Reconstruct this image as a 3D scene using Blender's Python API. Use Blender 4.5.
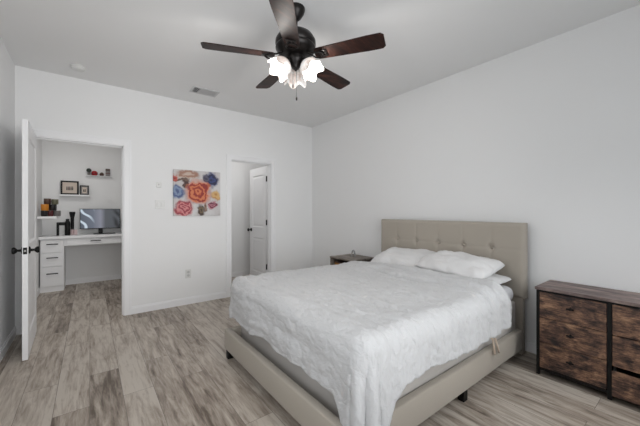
import bpy, bmesh, math, random
from mathutils import Vector, Matrix, noise
from math import sin, cos, pi, radians, exp, sqrt, atan2

SC = bpy.context.scene
COL = SC.collection
for _o in list(bpy.data.objects):
    bpy.data.objects.remove(_o)
random.seed(7)

# ------------------------------------------------------------------ camera, world, lights, exposure
cam_data = bpy.data.cameras.new('camera')
cam = bpy.data.objects.new('camera', cam_data)
COL.objects.link(cam)
cam_data.sensor_width = 36.0
cam_data.lens = 300.0 / 640.0 * 36.0
cam_data.shift_y = -2.0 / 640.0
cam_data.clip_start = 0.02
cam.location = (0, 0, 1.26)
cam.rotation_euler = (pi / 2, 0, atan2(0.7934, 0.6088) - pi / 2)
SC.camera = cam

world = bpy.data.worlds.new('world')
SC.world = world
world.use_nodes = True
world.node_tree.nodes['Background'].inputs[0].default_value = (0.85, 0.93, 1.0, 1)
world.node_tree.nodes['Background'].inputs[1].default_value = 1.0

SC.view_settings.view_transform = 'Standard'
SC.view_settings.look = 'None'
SC.view_settings.gamma = 1.0
SC.view_settings.use_curve_mapping = False
SC.view_settings.exposure = 0.05


def area(name, loc, target, sx, sy, power, color=(1, 1, 1), spread=180):
    l = bpy.data.lights.new(name, 'AREA')
    l.shape = 'RECTANGLE'
    l.size, l.size_y, l.energy, l.color = sx, sy, power, color
    l.spread = radians(spread)
    o = bpy.data.objects.new(name, l)
    COL.objects.link(o)
    o.location = loc
    o.rotation_euler = (Vector(target) - Vector(loc)).to_track_quat('-Z', 'Y').to_euler()
    return o


# added daylight lamps in unseen windows behind and beside the photographer
area('added_rear_daylight', (0.68, -0.56, 1.40), (0.60, 4.3, 1.75), 2.36, 1.65, 17.5, (1.0, 0.998, 0.998), 95)
area('added_narrow_daylight', (2.50, -0.56, 1.40), (2.05, 1.0, -0.1), 0.7, 1.65, 7.2, (0.98, 0.99, 1.0), 112)
area('added_side_daylight', (-0.57, 0.9, 1.5), (3.0, 0.9, 1.3), 1.5, 1.4, 9, (0.99, 0.995, 1.0), 170)
# added fill lamps, no fixture seen, brightening the two small rooms beyond
area('added_office_fill', (-0.05, 4.95, 2.70), (-0.05, 5.1, 0), 0.5, 0.5, 8, (1.0, 0.98, 0.95))
area('added_closet_fill', (1.95, 5.0, 2.70), (1.95, 5.0, 0), 0.4, 0.4, 5, (1.0, 0.98, 0.96))


# ------------------------------------------------------------------ material helpers
def lin(c):
    c /= 255.0
    return c / 12.92 if c <= 0.04045 else ((c + 0.055) / 1.055) ** 2.4


def rgb(r, g, b):
    return (lin(r), lin(g), lin(b), 1)


def new_mat(name):
    m = bpy.data.materials.new(name)
    m.use_nodes = True
    nt = m.node_tree
    return m, nt, nt.nodes['Principled BSDF']


def plain(name, color, rough=0.6, metal=0.0, vary=0.06, scale=14.0, bump=0.0, bscale=120.0, sheen=0.0, spec=0.5):
    """Base colour with a slight noise variation and an optional fine bump."""
    m, nt, b = new_mat(name)
    tc = nt.nodes.new('ShaderNodeTexCoord')
    n = nt.nodes.new('ShaderNodeTexNoise')
    n.inputs['Scale'].default_value = scale
    n.inputs['Detail'].default_value = 3
    nt.links.new(tc.outputs['Object'], n.inputs['Vector'])
    mx = nt.nodes.new('ShaderNodeMix')
    mx.data_type = 'RGBA'
    mx.inputs['A'].default_value = tuple(c * (1 - vary) for c in color[:3]) + (1,)
    mx.inputs['B'].default_value = tuple(min(1, c * (1 + vary)) for c in color[:3]) + (1,)
    nt.links.new(n.outputs['Fac'], mx.inputs['Factor'])
    nt.links.new(mx.outputs['Result'], b.inputs['Base Color'])
    b.inputs['Roughness'].default_value = rough
    b.inputs['Metallic'].default_value = metal
    b.inputs['Specular IOR Level'].default_value = spec
    b.inputs['Sheen Weight'].default_value = sheen
    if bump:
        n2 = nt.nodes.new('ShaderNodeTexNoise')
        n2.inputs['Scale'].default_value = bscale
        n2.inputs['Detail'].default_value = 2
        nt.links.new(tc.outputs['Object'], n2.inputs['Vector'])
        bp = nt.nodes.new('ShaderNodeBump')
        bp.inputs['Strength'].default_value = bump
        bp.inputs['Distance'].default_value = 0.004
        nt.links.new(n2.outputs['Fac'], bp.inputs['Height'])
        nt.links.new(bp.outputs['Normal'], b.inputs['Normal'])
    return m


def ramp(nt, stops):
    r = nt.nodes.new('ShaderNodeValToRGB')
    e = r.color_ramp.elements
    while len(e) < len(stops):
        e.new(0.5)
    for el, (p, c) in zip(e, stops):
        el.position = p
        el.color = c
    return r


def mapped(nt, scale, rot=(0, 0, 0), coord='Object'):
    tc = nt.nodes.new('ShaderNodeTexCoord')
    mp = nt.nodes.new('ShaderNodeMapping')
    mp.inputs['Scale'].default_value = scale
    mp.inputs['Rotation'].default_value = rot
    nt.links.new(tc.outputs[coord], mp.inputs['Vector'])
    return mp


def noise_node(nt, vec, scale, detail=4, rough=0.55, dist=0.0):
    n = nt.nodes.new('ShaderNodeTexNoise')
    n.inputs['Scale'].default_value = scale
    n.inputs['Detail'].default_value = detail
    n.inputs['Roughness'].default_value = rough
    n.inputs['Distortion'].default_value = dist
    nt.links.new(vec.outputs[0], n.inputs['Vector'])
    return n


def mix(nt, fac, a, b, blend='MIX'):
    m = nt.nodes.new('ShaderNodeMix')
    m.data_type = 'RGBA'
    m.blend_type = blend
    for sock, v in (('Factor', fac), ('A', a), ('B', b)):
        if hasattr(v, 'is_output'):
            nt.links.new(v, m.inputs[sock])
        else:
            m.inputs[sock].default_value = v
    return m.outputs['Result']


def floor_material():
    m, nt, b = new_mat('grey_oak_planks')
    mp = mapped(nt, (1, 1, 1), (0, 0, pi / 2))
    br = nt.nodes.new('ShaderNodeTexBrick')
    br.offset = 0.37
    br.inputs['Scale'].default_value = 1.0
    br.inputs['Brick Width'].default_value = 1.22
    br.inputs['Row Height'].default_value = 0.182
    br.inputs['Mortar Size'].default_value = 0.0014
    br.inputs['Mortar Smooth'].default_value = 0.2
    br.inputs['Bias'].default_value = 0.0
    br.inputs['Color1'].default_value = (0, 0, 0, 1)
    br.inputs['Color2'].default_value = (1, 1, 1, 1)
    br.inputs['Mortar'].default_value = (0.5, 0.5, 0.5, 1)
    nt.links.new(mp.outputs[0], br.inputs['Vector'])
    # plank-random shift of the grain
    add = nt.nodes.new('ShaderNodeVectorMath')
    add.operation = 'MULTIPLY_ADD'
    nt.links.new(br.outputs['Color'], add.inputs[0])
    add.inputs[1].default_value = (7.3, 3.1, 11.0)
    tc = nt.nodes.new('ShaderNodeTexCoord')
    nt.links.new(tc.outputs['Object'], add.inputs[2])
    m2 = nt.nodes.new('ShaderNodeMapping')
    m2.inputs['Scale'].default_value = (26, 2.6, 1)
    nt.links.new(add.outputs[0], m2.inputs['Vector'])
    grain = noise_node(nt, m2, 1.6, 6, 0.65, 0.6)
    m3 = nt.nodes.new('ShaderNodeMapping')
    m3.inputs['Scale'].default_value = (11, 1.5, 1)
    nt.links.new(add.outputs[0], m3.inputs['Vector'])
    blot = noise_node(nt, m3, 1.3, 6, 0.68, 0.7)
    r1 = ramp(nt, [(0.26, FLOOR[0]), (0.47, FLOOR[1]), (0.66, FLOOR[2])])
    mth = nt.nodes.new('ShaderNodeMath')
    mth.operation = 'MULTIPLY_ADD'
    nt.links.new(br.outputs['Color'], mth.inputs[0])
    mth.inputs[1].default_value = 0.20
    nt.links.new(blot.outputs['Fac'], mth.inputs[2])
    mt2 = nt.nodes.new('ShaderNodeMath')
    mt2.operation = 'MULTIPLY_ADD'
    nt.links.new(grain.outputs['Fac'], mt2.inputs[0])
    mt2.inputs[1].default_value = 0.62
    nt.links.new(mth.outputs[0], mt2.inputs[2])
    mt3 = nt.nodes.new('ShaderNodeMath')
    mt3.operation = 'ADD'
    nt.links.new(mt2.outputs[0], mt3.inputs[0])
    mt3.inputs[1].default_value = -0.40
    nt.links.new(mt3.outputs[0], r1.inputs['Fac'])
    seam = mix(nt, br.outputs['Fac'], r1.outputs['Color'], rgb(108, 99, 91))
    nt.links.new(seam, b.inputs['Base Color'])
    b.inputs['Roughness'].default_value = 0.42
    b.inputs['Specular IOR Level'].default_value = 0.45
    bp = nt.nodes.new('ShaderNodeBump')
    bp.inputs['Strength'].default_value = 0.12
    bp.inputs['Distance'].default_value = 0.003
    nt.links.new(grain.outputs['Fac'], bp.inputs['Height'])
    nt.links.new(bp.outputs['Normal'], b.inputs['Normal'])
    return m


def rustic_wood(name, cols, sc=(9, 1.6, 6), rough=0.5, spec=0.4, seed=0.0, lo=0.36, hi=0.66):
    m, nt, b = new_mat(name)
    mp = mapped(nt, sc)
    mp.inputs['Location'].default_value = (seed, seed * 1.7, seed * 0.6)
    oi = nt.nodes.new('ShaderNodeObjectInfo')
    add = nt.nodes.new('ShaderNodeVectorMath')
    add.operation = 'MULTIPLY_ADD'
    nt.links.new(oi.outputs['Random'], add.inputs[0])
    add.inputs[1].default_value = (13.0, 17.0, 9.0)
    nt.links.new(mp.outputs[0], add.inputs[2])
    n1 = noise_node(nt, add, 1.5, 7, 0.7, 0.35)
    mp2 = nt.nodes.new('ShaderNodeMapping')
    mp2.inputs['Scale'].default_value = (1.0, 0.9, 6.0)
    nt.links.new(add.outputs[0], mp2.inputs['Vector'])
    n2 = noise_node(nt, mp2, 2.2, 5, 0.7, 0.4)
    s = nt.nodes.new('ShaderNodeMath')
    s.operation = 'MULTIPLY_ADD'
    nt.links.new(n2.outputs['Fac'], s.inputs[0])
    s.inputs[1].default_value = 0.45
    nt.links.new(n1.outputs['Fac'], s.inputs[2])
    t = nt.nodes.new('ShaderNodeMath')
    t.operation = 'ADD'
    nt.links.new(s.outputs[0], t.inputs[0])
    t.inputs[1].default_value = -0.225
    r = ramp(nt, [(lo, cols[0]), (lo + (hi - lo) * .36, cols[1]), (lo + (hi - lo) * .66, cols[2]), (hi, cols[3])])
    nt.links.new(t.outputs[0], r.inputs['Fac'])
    nt.links.new(r.outputs['Color'], b.inputs['Base Color'])
    b.inputs['Roughness'].default_value = rough
    b.inputs['Specular IOR Level'].default_value = spec
    return m


def fabric(name, color, rough=0.85, weave=420.0, strength=0.25, sheen=0.2, crinkle=False):
    m, nt, b = new_mat(name)
    tc = nt.nodes.new('ShaderNodeTexCoord')
    b.inputs['Base Color'].default_value = color
    b.inputs['Roughness'].default_value = rough
    b.inputs['Sheen Weight'].default_value = sheen
    b.inputs['Specular IOR Level'].default_value = 0.2
    n = nt.nodes.new('ShaderNodeTexNoise')
    n.inputs['Scale'].default_value = weave
    n.inputs['Detail'].default_value = 2
    nt.links.new(tc.outputs['Object'], n.inputs['Vector'])
    bp = nt.nodes.new('ShaderNodeBump')
    bp.inputs['Strength'].default_value = strength
    bp.inputs['Distance'].default_value = 0.002
    nt.links.new(n.outputs['Fac'], bp.inputs['Height'])
    out = bp
    if crinkle:
        mp = nt.nodes.new('ShaderNodeMapping')
        mp.inputs['Scale'].default_value = (46, 20, 26)
        nt.links.new(tc.outputs['Object'], mp.inputs['Vector'])
        n2 = noise_node(nt, mp, 1.0, 3, 0.6, 0.8)
        b2 = nt.nodes.new('ShaderNodeBump')
        b2.inputs['Strength'].default_value = 0.8
        b2.inputs['Distance'].default_value = 0.012
        nt.links.new(n2.outputs['Fac'], b2.inputs['Height'])
        nt.links.new(bp.outputs['Normal'], b2.inputs['Normal'])
        out = b2
    nt.links.new(out.outputs['Normal'], b.inputs['Normal'])
    return m


FLOOR = [rgb(100, 88, 77), rgb(163, 151, 139), rgb(196, 187, 176)]
M = {}
M['wall'] = plain('white_wall_paint', rgb(240, 240, 240), 0.75, vary=0.012, scale=2.0, bump=0.05, bscale=180, spec=0.25)
M['ceiling'] = plain('white_ceiling_paint', rgb(240, 240, 240), 0.85, vary=0.01, scale=2.0, bump=0.06, bscale=140, spec=0.1)
M['trim'] = plain('white_semigloss_trim', rgb(243, 243, 244), 0.4, vary=0.01, scale=3.0, spec=0.4)
M['door'] = plain('white_door_paint', rgb(242, 242, 243), 0.42, vary=0.01, scale=3.0, spec=0.4)
M['floor'] = floor_material()
M['black'] = plain('matt_black_metal', rgb(13, 12, 12), 0.55, vary=0.15, spec=0.3)
M['blackplastic'] = plain('black_plastic', rgb(11, 11, 12), 0.5, vary=0.15, spec=0.3)
M['latch'] = plain('dark_latch_metal', rgb(150, 148, 145), 0.35, metal=0.7)
M['taupe'] = fabric('taupe_linen_upholstery', rgb(174, 166, 155), 0.9, 500, 0.3, 0.15)
M['boxspring'] = fabric('taupe_box_spring_cover', rgb(192, 187, 182), 0.9, 500, 0.25, 0.1)
M['sheet'] = fabric('white_cotton_sheet', rgb(216, 216, 219), 0.85, 300, 0.15, 0.1)
M['comforter'] = fabric('white_crinkled_cotton', rgb(201, 201, 202), 0.9, 260, 0.2, 0.1, crinkle=True)
M['pillow'] = fabric('white_pillow_cotton', rgb(222, 221, 221), 0.9, 160, 0.3, 0.2)
M['tag'] = fabric('beige_ribbon', rgb(190, 172, 155), 0.8, 300, 0.2)
M['rustic'] = rustic_wood('rustic_brown_wood', [rgb(38, 31, 31), rgb(88, 66, 57), rgb(128, 96, 76), rgb(172, 136, 108)], (3.0, 5.5, 11.0))
M['rustictop'] = rustic_wood('rustic_brown_top', [rgb(78, 65, 63), rgb(108, 93, 90), rgb(132, 115, 110), rgb(156, 138, 130)], (9, 2.2, 3), seed=4.0)
M['greywood'] = rustic_wood('grey_brown_wood', [rgb(92, 84, 78), rgb(118, 109, 101), rgb(136, 127, 118), rgb(154, 145, 136)], (8, 2, 3), seed=2.0)
M['walnut'] = rustic_wood('dark_walnut_blade', [rgb(20, 11, 10), rgb(34, 19, 16), rgb(46, 26, 21), rgb(66, 39, 31)], (3, 12, 3), rough=0.45, spec=0.2, seed=1.0)
M['bronze'] = plain('dark_bronze_metal', rgb(34, 31, 30), 0.32, metal=0.6, vary=0.2)
M['plate'] = plain('white_switch_plastic', rgb(224, 224, 222), 0.35, vary=0.01)
M['grey'] = plain('grey_plastic', rgb(150, 150, 150), 0.5)
M['palegrey'] = plain('pale_socket_plastic', rgb(196, 196, 195), 0.5)
M['ventgrey'] = plain('white_vent_metal', rgb(205, 205, 206), 0.5, vary=0.02)
M['ventdark'] = plain('dark_vent_backing', rgb(60, 60, 62), 0.8)
M['orange'] = plain('orange_ceramic', rgb(205, 130, 40), 0.35)
M['maroon'] = plain('maroon_ceramic', rgb(84, 34, 36), 0.35)
M['blackceramic'] = plain('black_ceramic', rgb(26, 24, 26), 0.3)
M['greyceramic'] = plain('grey_ceramic', rgb(120, 116, 114), 0.4)
M['olive'] = plain('olive_ceramic', rgb(108, 106, 86), 0.4)
M['red'] = plain('red_enamel', rgb(160, 22, 32), 0.35)
M['darkgreen'] = plain('dark_green_enamel', rgb(28, 44, 36), 0.4)
M['brown'] = plain('brown_ceramic', rgb(76, 52, 42), 0.4)
M['mat'] = plain('cream_photo_mat', rgb(206, 192, 180), 0.8, vary=0.02)
M['pink'] = plain('pale_pink_plastic', rgb(214, 190, 190), 0.5)
M['tan'] = plain('tan_card', rgb(168, 120, 66), 0.8, vary=0.2)
M['clearish'] = plain('pale_grey_plastic', rgb(150, 150, 150), 0.3)


def glass_material(name, tint=(0.95, 0.97, 0.97, 1), alpha_mix=0.85):
    m, nt, b = new_mat(name)
    b.inputs['Base Color'].default_value = tint
    b.inputs['Roughness'].default_value = 0.03
    b.inputs['Transmission Weight'].default_value = 1.0
    b.inputs['IOR'].default_value = 1.1
    return m


M['glass'] = glass_material('window_glass')
M['acrylic'] = glass_material('clear_acrylic')


def shade_glass():
    m, nt, b = new_mat('lit_alabaster_glass')
    mp = mapped(nt, (14, 14, 14))
    n = noise_node(nt, mp, 1.0, 4, 0.6, 1.5)
    r = ramp(nt, [(0.35, (0.70, 0.58, 0.52, 1)), (0.6, (0.95, 0.93, 0.91, 1))])
    nt.links.new(n.outputs['Fac'], r.inputs['Fac'])
    nt.links.new(r.outputs['Color'], b.inputs['Base Color'])
    nt.links.new(r.outputs['Color'], b.inputs['Emission Color'])
    b.inputs['Emission Strength'].default_value = 0.2
    b.inputs['Roughness'].default_value = 0.25
    return m


M['shade'] = shade_glass()


def bulb_material():
    m, nt, b = new_mat('lit_bulb')
    b.inputs['Emission Color'].default_value = (1, 0.93, 0.82, 1)
    b.inputs['Emission Strength'].default_value = 4.0
    return m


M['bulb'] = bulb_material()


# ------------------------------------------------------------------ mesh helpers
class MB:
    """Collects shapes and links them as ONE mesh object."""

    def __init__(self):
        self.bm = bmesh.new()
        self.M = Matrix.Identity(4)

    def v(self, p):
        return self.bm.verts.new(self.M @ Vector(p))

    def box(self, x0, x1, y0, y1, z0, z1, bev=0.0, seg=2):
        vs = [self.v((x, y, z)) for x in (x0, x1) for y in (y0, y1) for z in (z0, z1)]
        fs = [(0, 1, 3, 2), (4, 6, 7, 5), (0, 4, 5, 1), (2, 3, 7, 6), (0, 2, 6, 4), (1, 5, 7, 3)]
        faces = [self.bm.faces.new([vs[i] for i in f]) for f in fs]
        if bev > 0:
            es = list({e for f in faces for e in f.edges})
            bmesh.ops.bevel(self.bm, geom=es, offset=bev, segments=seg, profile=0.5, affect='EDGES')
        return self

    def lathe(self, prof, c=(0, 0, 0), n=24, axis=None, caps=True):
        """prof: list of (radius, height) turned round the axis."""
        rot = Matrix.Identity(4)
        if axis is not None:
            rot = Vector((0, 0, 1)).rotation_difference(Vector(axis).normalized()).to_matrix().to_4x4()
        T = Matrix.Translation(c) @ rot
        rings = []
        for r, h in prof:
            if r < 1e-6:
                rings.append([self.v(T @ Vector((0, 0, h)))])
            else:
                rings.append([self.v(T @ Vector((r * cos(2 * pi * k / n), r * sin(2 * pi * k / n), h))) for k in range(n)])
        for a, b in zip(rings, rings[1:]):
            if len(a) == 1 and len(b) == 1:
                continue
            for k in range(n):
                k2 = (k + 1) % n
                if len(a) == 1:
                    self.bm.faces.new((a[0], b[k2], b[k]))
                elif len(b) == 1:
                    self.bm.faces.new((a[k], a[k2], b[0]))
                else:
                    self.bm.faces.new((a[k], a[k2], b[k2], b[k]))
        if caps:
            for rg in (rings[0], rings[-1]):
                if len(rg) > 1:
                    try:
                        self.bm.faces.new(rg)
                    except ValueError:
                        pass
        return self

    def tube(self, pts, r, n=10, closed=False):
        P = [Vector(p) for p in pts]
        rings = []
        up = Vector((0, 0, 1))
        L = len(P)
        for i, p in enumerate(P):
            if closed:
                t = P[(i + 1) % L] - P[i - 1]
            else:
                t = P[min(i + 1, L - 1)] - P[max(i - 1, 0)]
            t.normalize()
            a = t.cross(up)
            if a.length < 1e-3:
                a = t.cross(Vector((1, 0, 0)))
            a.normalize()
            b = t.cross(a)
            rr = r[i] if isinstance(r, (list, tuple)) else r
            rings.append([self.v(p + a * rr * cos(2 * pi * k / n) + b * rr * sin(2 * pi * k / n)) for k in range(n)])
        pairs = list(zip(rings, rings[1:]))
        if closed:
            pairs.append((rings[-1], rings[0]))
        for a, b in pairs:
            for k in range(n):
                k2 = (k + 1) % n
                self.bm.faces.new((a[k], a[k2], b[k2], b[k]))
        if not closed:
            self.bm.faces.new(rings[0])
            self.bm.faces.new(rings[-1])
        return self

    def grid(self, rows, closed_u=False):
        R = [[self.v(p) for p in row] for row in rows]
        for i in range(len(R) - 1):
            for j in range(len(R[0]) - 1):
                self.bm.faces.new((R[i][j], R[i][j + 1], R[i + 1][j + 1], R[i + 1][j]))
        return R

    def build(self, name, mat, parent=None, smooth=False, angle=40):
        bm = self.bm
        bmesh.ops.remove_doubles(bm, verts=bm.verts, dist=1e-6)
        bmesh.ops.recalc_face_normals(bm, faces=bm.faces)
        me = bpy.data.meshes.new(name)
        bm.to_mesh(me)
        bm.free()
        me.materials.append(mat)
        o = bpy.data.objects.new(name, me)
        COL.objects.link(o)
        if smooth:
            for p in me.polygons:
                p.use_smooth = True
            if angle < 180:
                me.set_sharp_from_angle(angle=radians(angle))
        if parent is not None:
            o.parent = parent
        return o


def tag(o, label=None, cat=None, group=None, kind=None):
    for k, v in (('label', label), ('category', cat), ('group', group), ('kind', kind)):
        if v:
            o[k] = v
    return o


def thing(name, label, cat, loc=(0, 0, 0), rz=0.0, group=None):
    o = bpy.data.objects.new(name, None)
    o.empty_display_size = 0.1
    COL.objects.link(o)
    o.location = loc
    o.rotation_euler = (0, 0, rz)
    return tag(o, label, cat, group)


def struct(o, label, cat):
    return tag(o, label, cat, None, 'structure')


def copy_tree(o, parent=None):
    c = o.copy()
    COL.objects.link(c)
    if parent is not None:
        c.parent = parent
    for ch in [x for x in SRC_CHILDREN(o)]:
        copy_tree(ch, c)
    return c


def SRC_CHILDREN(o):
    return list(o.children)


# ------------------------------------------------------------------ room shell
X0, X1, Y0, Y1, ZC = -0.604, 3.129, -0.62, 4.307, 2.741
T = 0.12
D1a, D1b, D1h = -0.498, 0.337, 2.055      # opening to the office
D2a, D2b, D2h = 1.642, 2.325, 2.03        # opening to the closet
OX0, OX1, OY1 = -0.62, 0.475, 6.69        # office
CX0, CX1, CY1 = 1.30, 2.95, 5.57          # closet

struct(MB().box(X0 - .3, X1 + .3, Y0 - .3, OY1 + .2, -0.08, 0).build('floor', M['floor']), 'grey oak plank floor running through the rooms', 'floor')
struct(MB().box(X0 - .3, X1 + .3, Y0 - .3, OY1 + .2, ZC, ZC + .1).build('ceiling', M['ceiling']), 'flat white ceiling', 'ceiling')

b = MB()
b.box(X0 - T, D1a, Y1, Y1 + T, 0, ZC).box(D1a, D1b, Y1, Y1 + T, D1h, ZC).box(D1b, D2a, Y1, Y1 + T, 0, ZC)
b.box(D2a, D2b, Y1, Y1 + T, D2h, ZC).box(D2b, X1 + T, Y1, Y1 + T, 0, ZC)
struct(b.build('wall_back', M['wall']), 'white wall with the two doorways and the flower picture', 'wall')
struct(MB().box(X1, X1 + T, Y0 - T, Y1, 0, ZC).build('wall_right', M['wall']), 'white wall behind the headboard', 'wall')
# left wall with an added, unseen window beside the photographer
WLa, WLb, WLz0, WLz1 = 0.1, 1.7, 0.75, 2.2
b = MB()
b.box(X0 - T, X0, Y0 - T, WLa, 0, ZC).box(X0 - T, X0, WLb, Y1, 0, ZC).box(X0 - T, X0, WLa, WLb, 0, WLz0).box(X0 - T, X0, WLa, WLb, WLz1, ZC)
struct(b.build('wall_left', M['wall']), 'white wall at the left behind the open door', 'wall')
WRa, WRb, WRz0, WRz1 = -0.54, 1.90, 0.55, 2.25
WSa, WSb = 2.12, 2.88
b = MB()
b.box(X0, WRa, Y0 - T, Y0, 0, ZC).box(WRb, WSa, Y0 - T, Y0, 0, ZC).box(WSb, X1, Y0 - T, Y0, 0, ZC).box(WRa, WRb, Y0 - T, Y0, 0, WRz0).box(WRa, WRb, Y0 - T, Y0, WRz1, ZC)
b.box(WSa, WSb, Y0 - T, Y0, 0, WRz0).box(WSa, WSb, Y0 - T, Y0, WRz1, ZC)
struct(b.build('wall_front', M['wall']), 'white wall with two added unseen windows behind the photographer', 'wall')

# office and closet shells
struct(MB().box(OX0 - T, OX1 + T, OY1, OY1 + T, 0, ZC).build('wall_office_back', M['wall']), 'white office wall behind the desk and monitor', 'wall')
struct(MB().box(OX0 - T, OX0, Y1 + T, OY1, 0, ZC).build('wall_office_left', M['wall']), 'white left wall of the office', 'wall')
struct(MB().box(OX1, OX1 + T, Y1 + T, OY1, 0, ZC).build('wall_office_right', M['wall']), 'white right wall of the office', 'wall')
struct(MB().box(CX0, CX1, CY1, CY1 + T, 0, ZC).build('wall_closet_back', M['wall']), 'white wall seen through the right doorway', 'wall')
struct(MB().box(CX0 - T, CX0, Y1 + T, CY1 + T, 0, ZC).build('wall_closet_left', M['wall']), 'white left wall of the room beyond the right doorway', 'wall')
struct(MB().box(CX1, CX1 + T, Y1 + T, CY1 + T, 0, ZC).build('wall_closet_right', M['wall']), 'white right wall of the room beyond the right doorway', 'wall')


def baseboard(name, label, segs):
    b = MB()
    for (xa, xb, ya, yb, side) in segs:
        b.box(xa, xb, ya, yb, 0, 0.075)
        t = 0.006
        if side == 'y-':
            b.box(xa, xb, ya + t, yb, 0.075, 0.09)
        elif side == 'x-':
            b.box(xa + t, xb, ya, yb, 0.075, 0.09)
        elif side == 'x+':
            b.box(xa, xb - t, ya, yb, 0.075, 0.09)
        else:
            b.box(xa, xb, ya, yb - t, 0.075, 0.09)
    return struct(b.build(name, M['trim']), label, 'baseboard')


K = 0.014
CW = 0.066
baseboard('baseboard_back', 'white baseboard along the wall with the doorways', [(D1b + CW, D2a - CW, Y1 - K, Y1, 'y-'), (D2b + CW, X1 - K, Y1 - K, Y1, 'y-'), (X0, D1a - CW, Y1 - K, Y1, 'y-')])
baseboard('baseboard_right', 'white baseboard along the headboard wall', [(X1 - K, X1, Y0, Y1 - K, 'x-')])
baseboard('baseboard_left', 'white baseboard along the left wall', [(X0, X0 + K, Y0, Y1 - K, 'x+')])
baseboard('baseboard_front', 'white baseboard behind the photographer', [(X0 + K, X1 - K, Y0, Y0 + K, 'y+')])
baseboard('baseboard_office', 'white baseboard on the office walls', [(OX0 + K, OX1 - K, OY1 - K, OY1, 'y-'), (OX1 - K, OX1, Y1 + T, OY1, 'x-'), (OX0, OX0 + K, Y1 + T, OY1, 'x+')])
baseboard('baseboard_closet', 'white baseboard beyond the right doorway', [(CX0, CX1, CY1 - K, CY1, 'y-')])


def casing(name, label, xa, xb, h):
    """Jamb lining with stepped casing on the bedroom face and a plain one behind."""
    b = MB()
    j = 0.018
    b.box(xa, xa + j, Y1, Y1 + T, 0, h - j).box(xb - j, xb, Y1, Y1 + T, 0, h - j).box(xa, xb, Y1, Y1 + T, h - j, h)
    # stops
    b.box(xa + j, xa + j + .01, Y1 + .045, Y1 + .08, 0, h - j).box(xb - j - .01, xb - j, Y1 + .045, Y1 + .08, 0, h - j)
    b.box(xa + j, xb - j, Y1 + .045, Y1 + .08, h - j - .01, h - j)
    for ya, yb, yc in ((Y1 - .013, Y1, Y1 - .019), (Y1 + T, Y1 + T + .013, Y1 + T + .019)):
        a0, a1 = min(ya, yb), max(ya, yb)
        b.box(xa - CW, xa + .006, a0, a1, 0, h + CW)
        b.box(xb - .006, xb + CW, a0, a1, 0, h + CW)
        b.box(xa + .006, xb - .006, a0, a1, h - .006, h + CW)
        c0, c1 = min(ya, yc), max(ya, yc)
        if yc > Y1 + T:
            c0, c1 = yb, yc
        else:
            c0, c1 = yc, ya
        b.box(xa - CW, xa - CW + .022, c0, c1, 0, h + CW)
        b.box(xb + CW - .022, xb + CW, c0, c1, 0, h + CW)
        b.box(xa - CW + .022, xb + CW - .022, c0, c1, h + CW - .022, h + CW)
    return struct(b.build(name, M['trim']), label, 'door trim')


casing('trim_1', 'white casing around the office doorway', D1a, D1b, D1h)
casing('trim_2', 'white casing around the right doorway', D2a, D2b, D2h)


def panel_door(name, label, w, h, loc, rz, hinge_face=1):
    """Two panel slab; local x runs 0..w from the hinge, y is the thickness 0..0.036."""
    root = thing(name, label, 'door', loc, rz)
    root['kind'] = 'structure'
    th = 0.036
    b = MB()
    st = 0.11
    zs = [(0.20, 0.80), (0.98, h - 0.13)]
    b.box(0, st, 0, th, 0.008, h).box(w - st, w, 0, th, 0.008, h)
    b.box(st, w - st, 0, th, 0.008, zs[0][0]).box(st, w - st, 0, th, zs[0][1], zs[1][0]).box(st, w - st, 0, th, zs[1][1], h)
    for za, zb in zs:
        xa, xb = st, w - st
        b.box(xa, xb, .010, th - .010, za, zb)
        # sloping moulding and raised field on both faces
        for s in (0, 1):
            yo, yi = (0, .010) if s == 0 else (th, th - .010)
            ym = .003 if s == 0 else th - .003
            outer = [(xa, za), (xb, za), (xb, zb), (xa, zb)]
            i1, i2 = .016, .05
            mid = [(xa + i1, za + i1), (xb - i1, za + i1), (xb - i1, zb - i1), (xa + i1, zb - i1)]
            inn = [(xa + i2, za + i2), (xb - i2, za + i2), (xb - i2, zb - i2), (xa + i2, zb - i2)]
            O = [b.v((x, yo, z)) for x, z in outer]
            Mi = [b.v((x, yi, z)) for x, z in mid]
            I = [b.v((x, ym, z)) for x, z in inn]
            for k in range(4):
                k2 = (k + 1) % 4
                b.bm.faces.new((O[k], O[k2], Mi[k2], Mi[k]))
                b.bm.faces.new((Mi[k], Mi[k2], I[k2], I[k]))
            b.bm.faces.new(I)
    b.build('door_panel', M['door'], root)
    kx, kz = w - 0.065, 0.925
    for s, y in ((-1, 0), (1, th)):
        k = MB().lathe([(0.0, 0), (.031, 0), (.032, .004), (.028, .009), (.011, .013), (.010, .034), (.018, .040), (.027, .050), (.029, .058), (.024, .067), (0, .070)],
                       (kx, y, kz), 20, (0, s, 0)).build('knob', M['black'], root, True, 50)
        k['label'] = 'black round door knob'
    l = MB().box(w - .002, w + .002, th / 2 - .0125, th / 2 + .0125, kz - .028, kz + .028).build('latch_plate', M['black'], root)
    MB().box(w + .002, w + .007, th / 2 - .006, th / 2 + .006, kz - .008, kz + .008).build('latch_bolt', M['latch'], l)
    for hz in (0.34, 1.07, 1.79):
        yk = th + .006 if hinge_face > 0 else -.006
        b = MB().lathe([(.011, -.045), (.011, .045)], (-.009, yk, hz), 12)
        b.box(-.001, .001, .002, th - .002, hz - .044, hz + .044)
        b.box(-.024, -.009, yk - .003, yk + .001, hz - .044, hz + .044)
        b.build('hinge', M['black'], root, True, 40)
    return root


# office door, swung open into the bedroom: hinge at the left jamb
panel_door('door_1', 'white panel door standing open in front of the left wall', 0.785, 2.03, (-0.476, Y1 - .022, 0), radians(-88.0), -1)
# right door, swung open into the room beyond: hinge at the right jamb
panel_door('door_2', 'white panel door with black hinges open beyond the right doorway', 0.655, 2.005, (2.350, Y1 + T + .034, 0), radians(90.0), 1)


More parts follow.
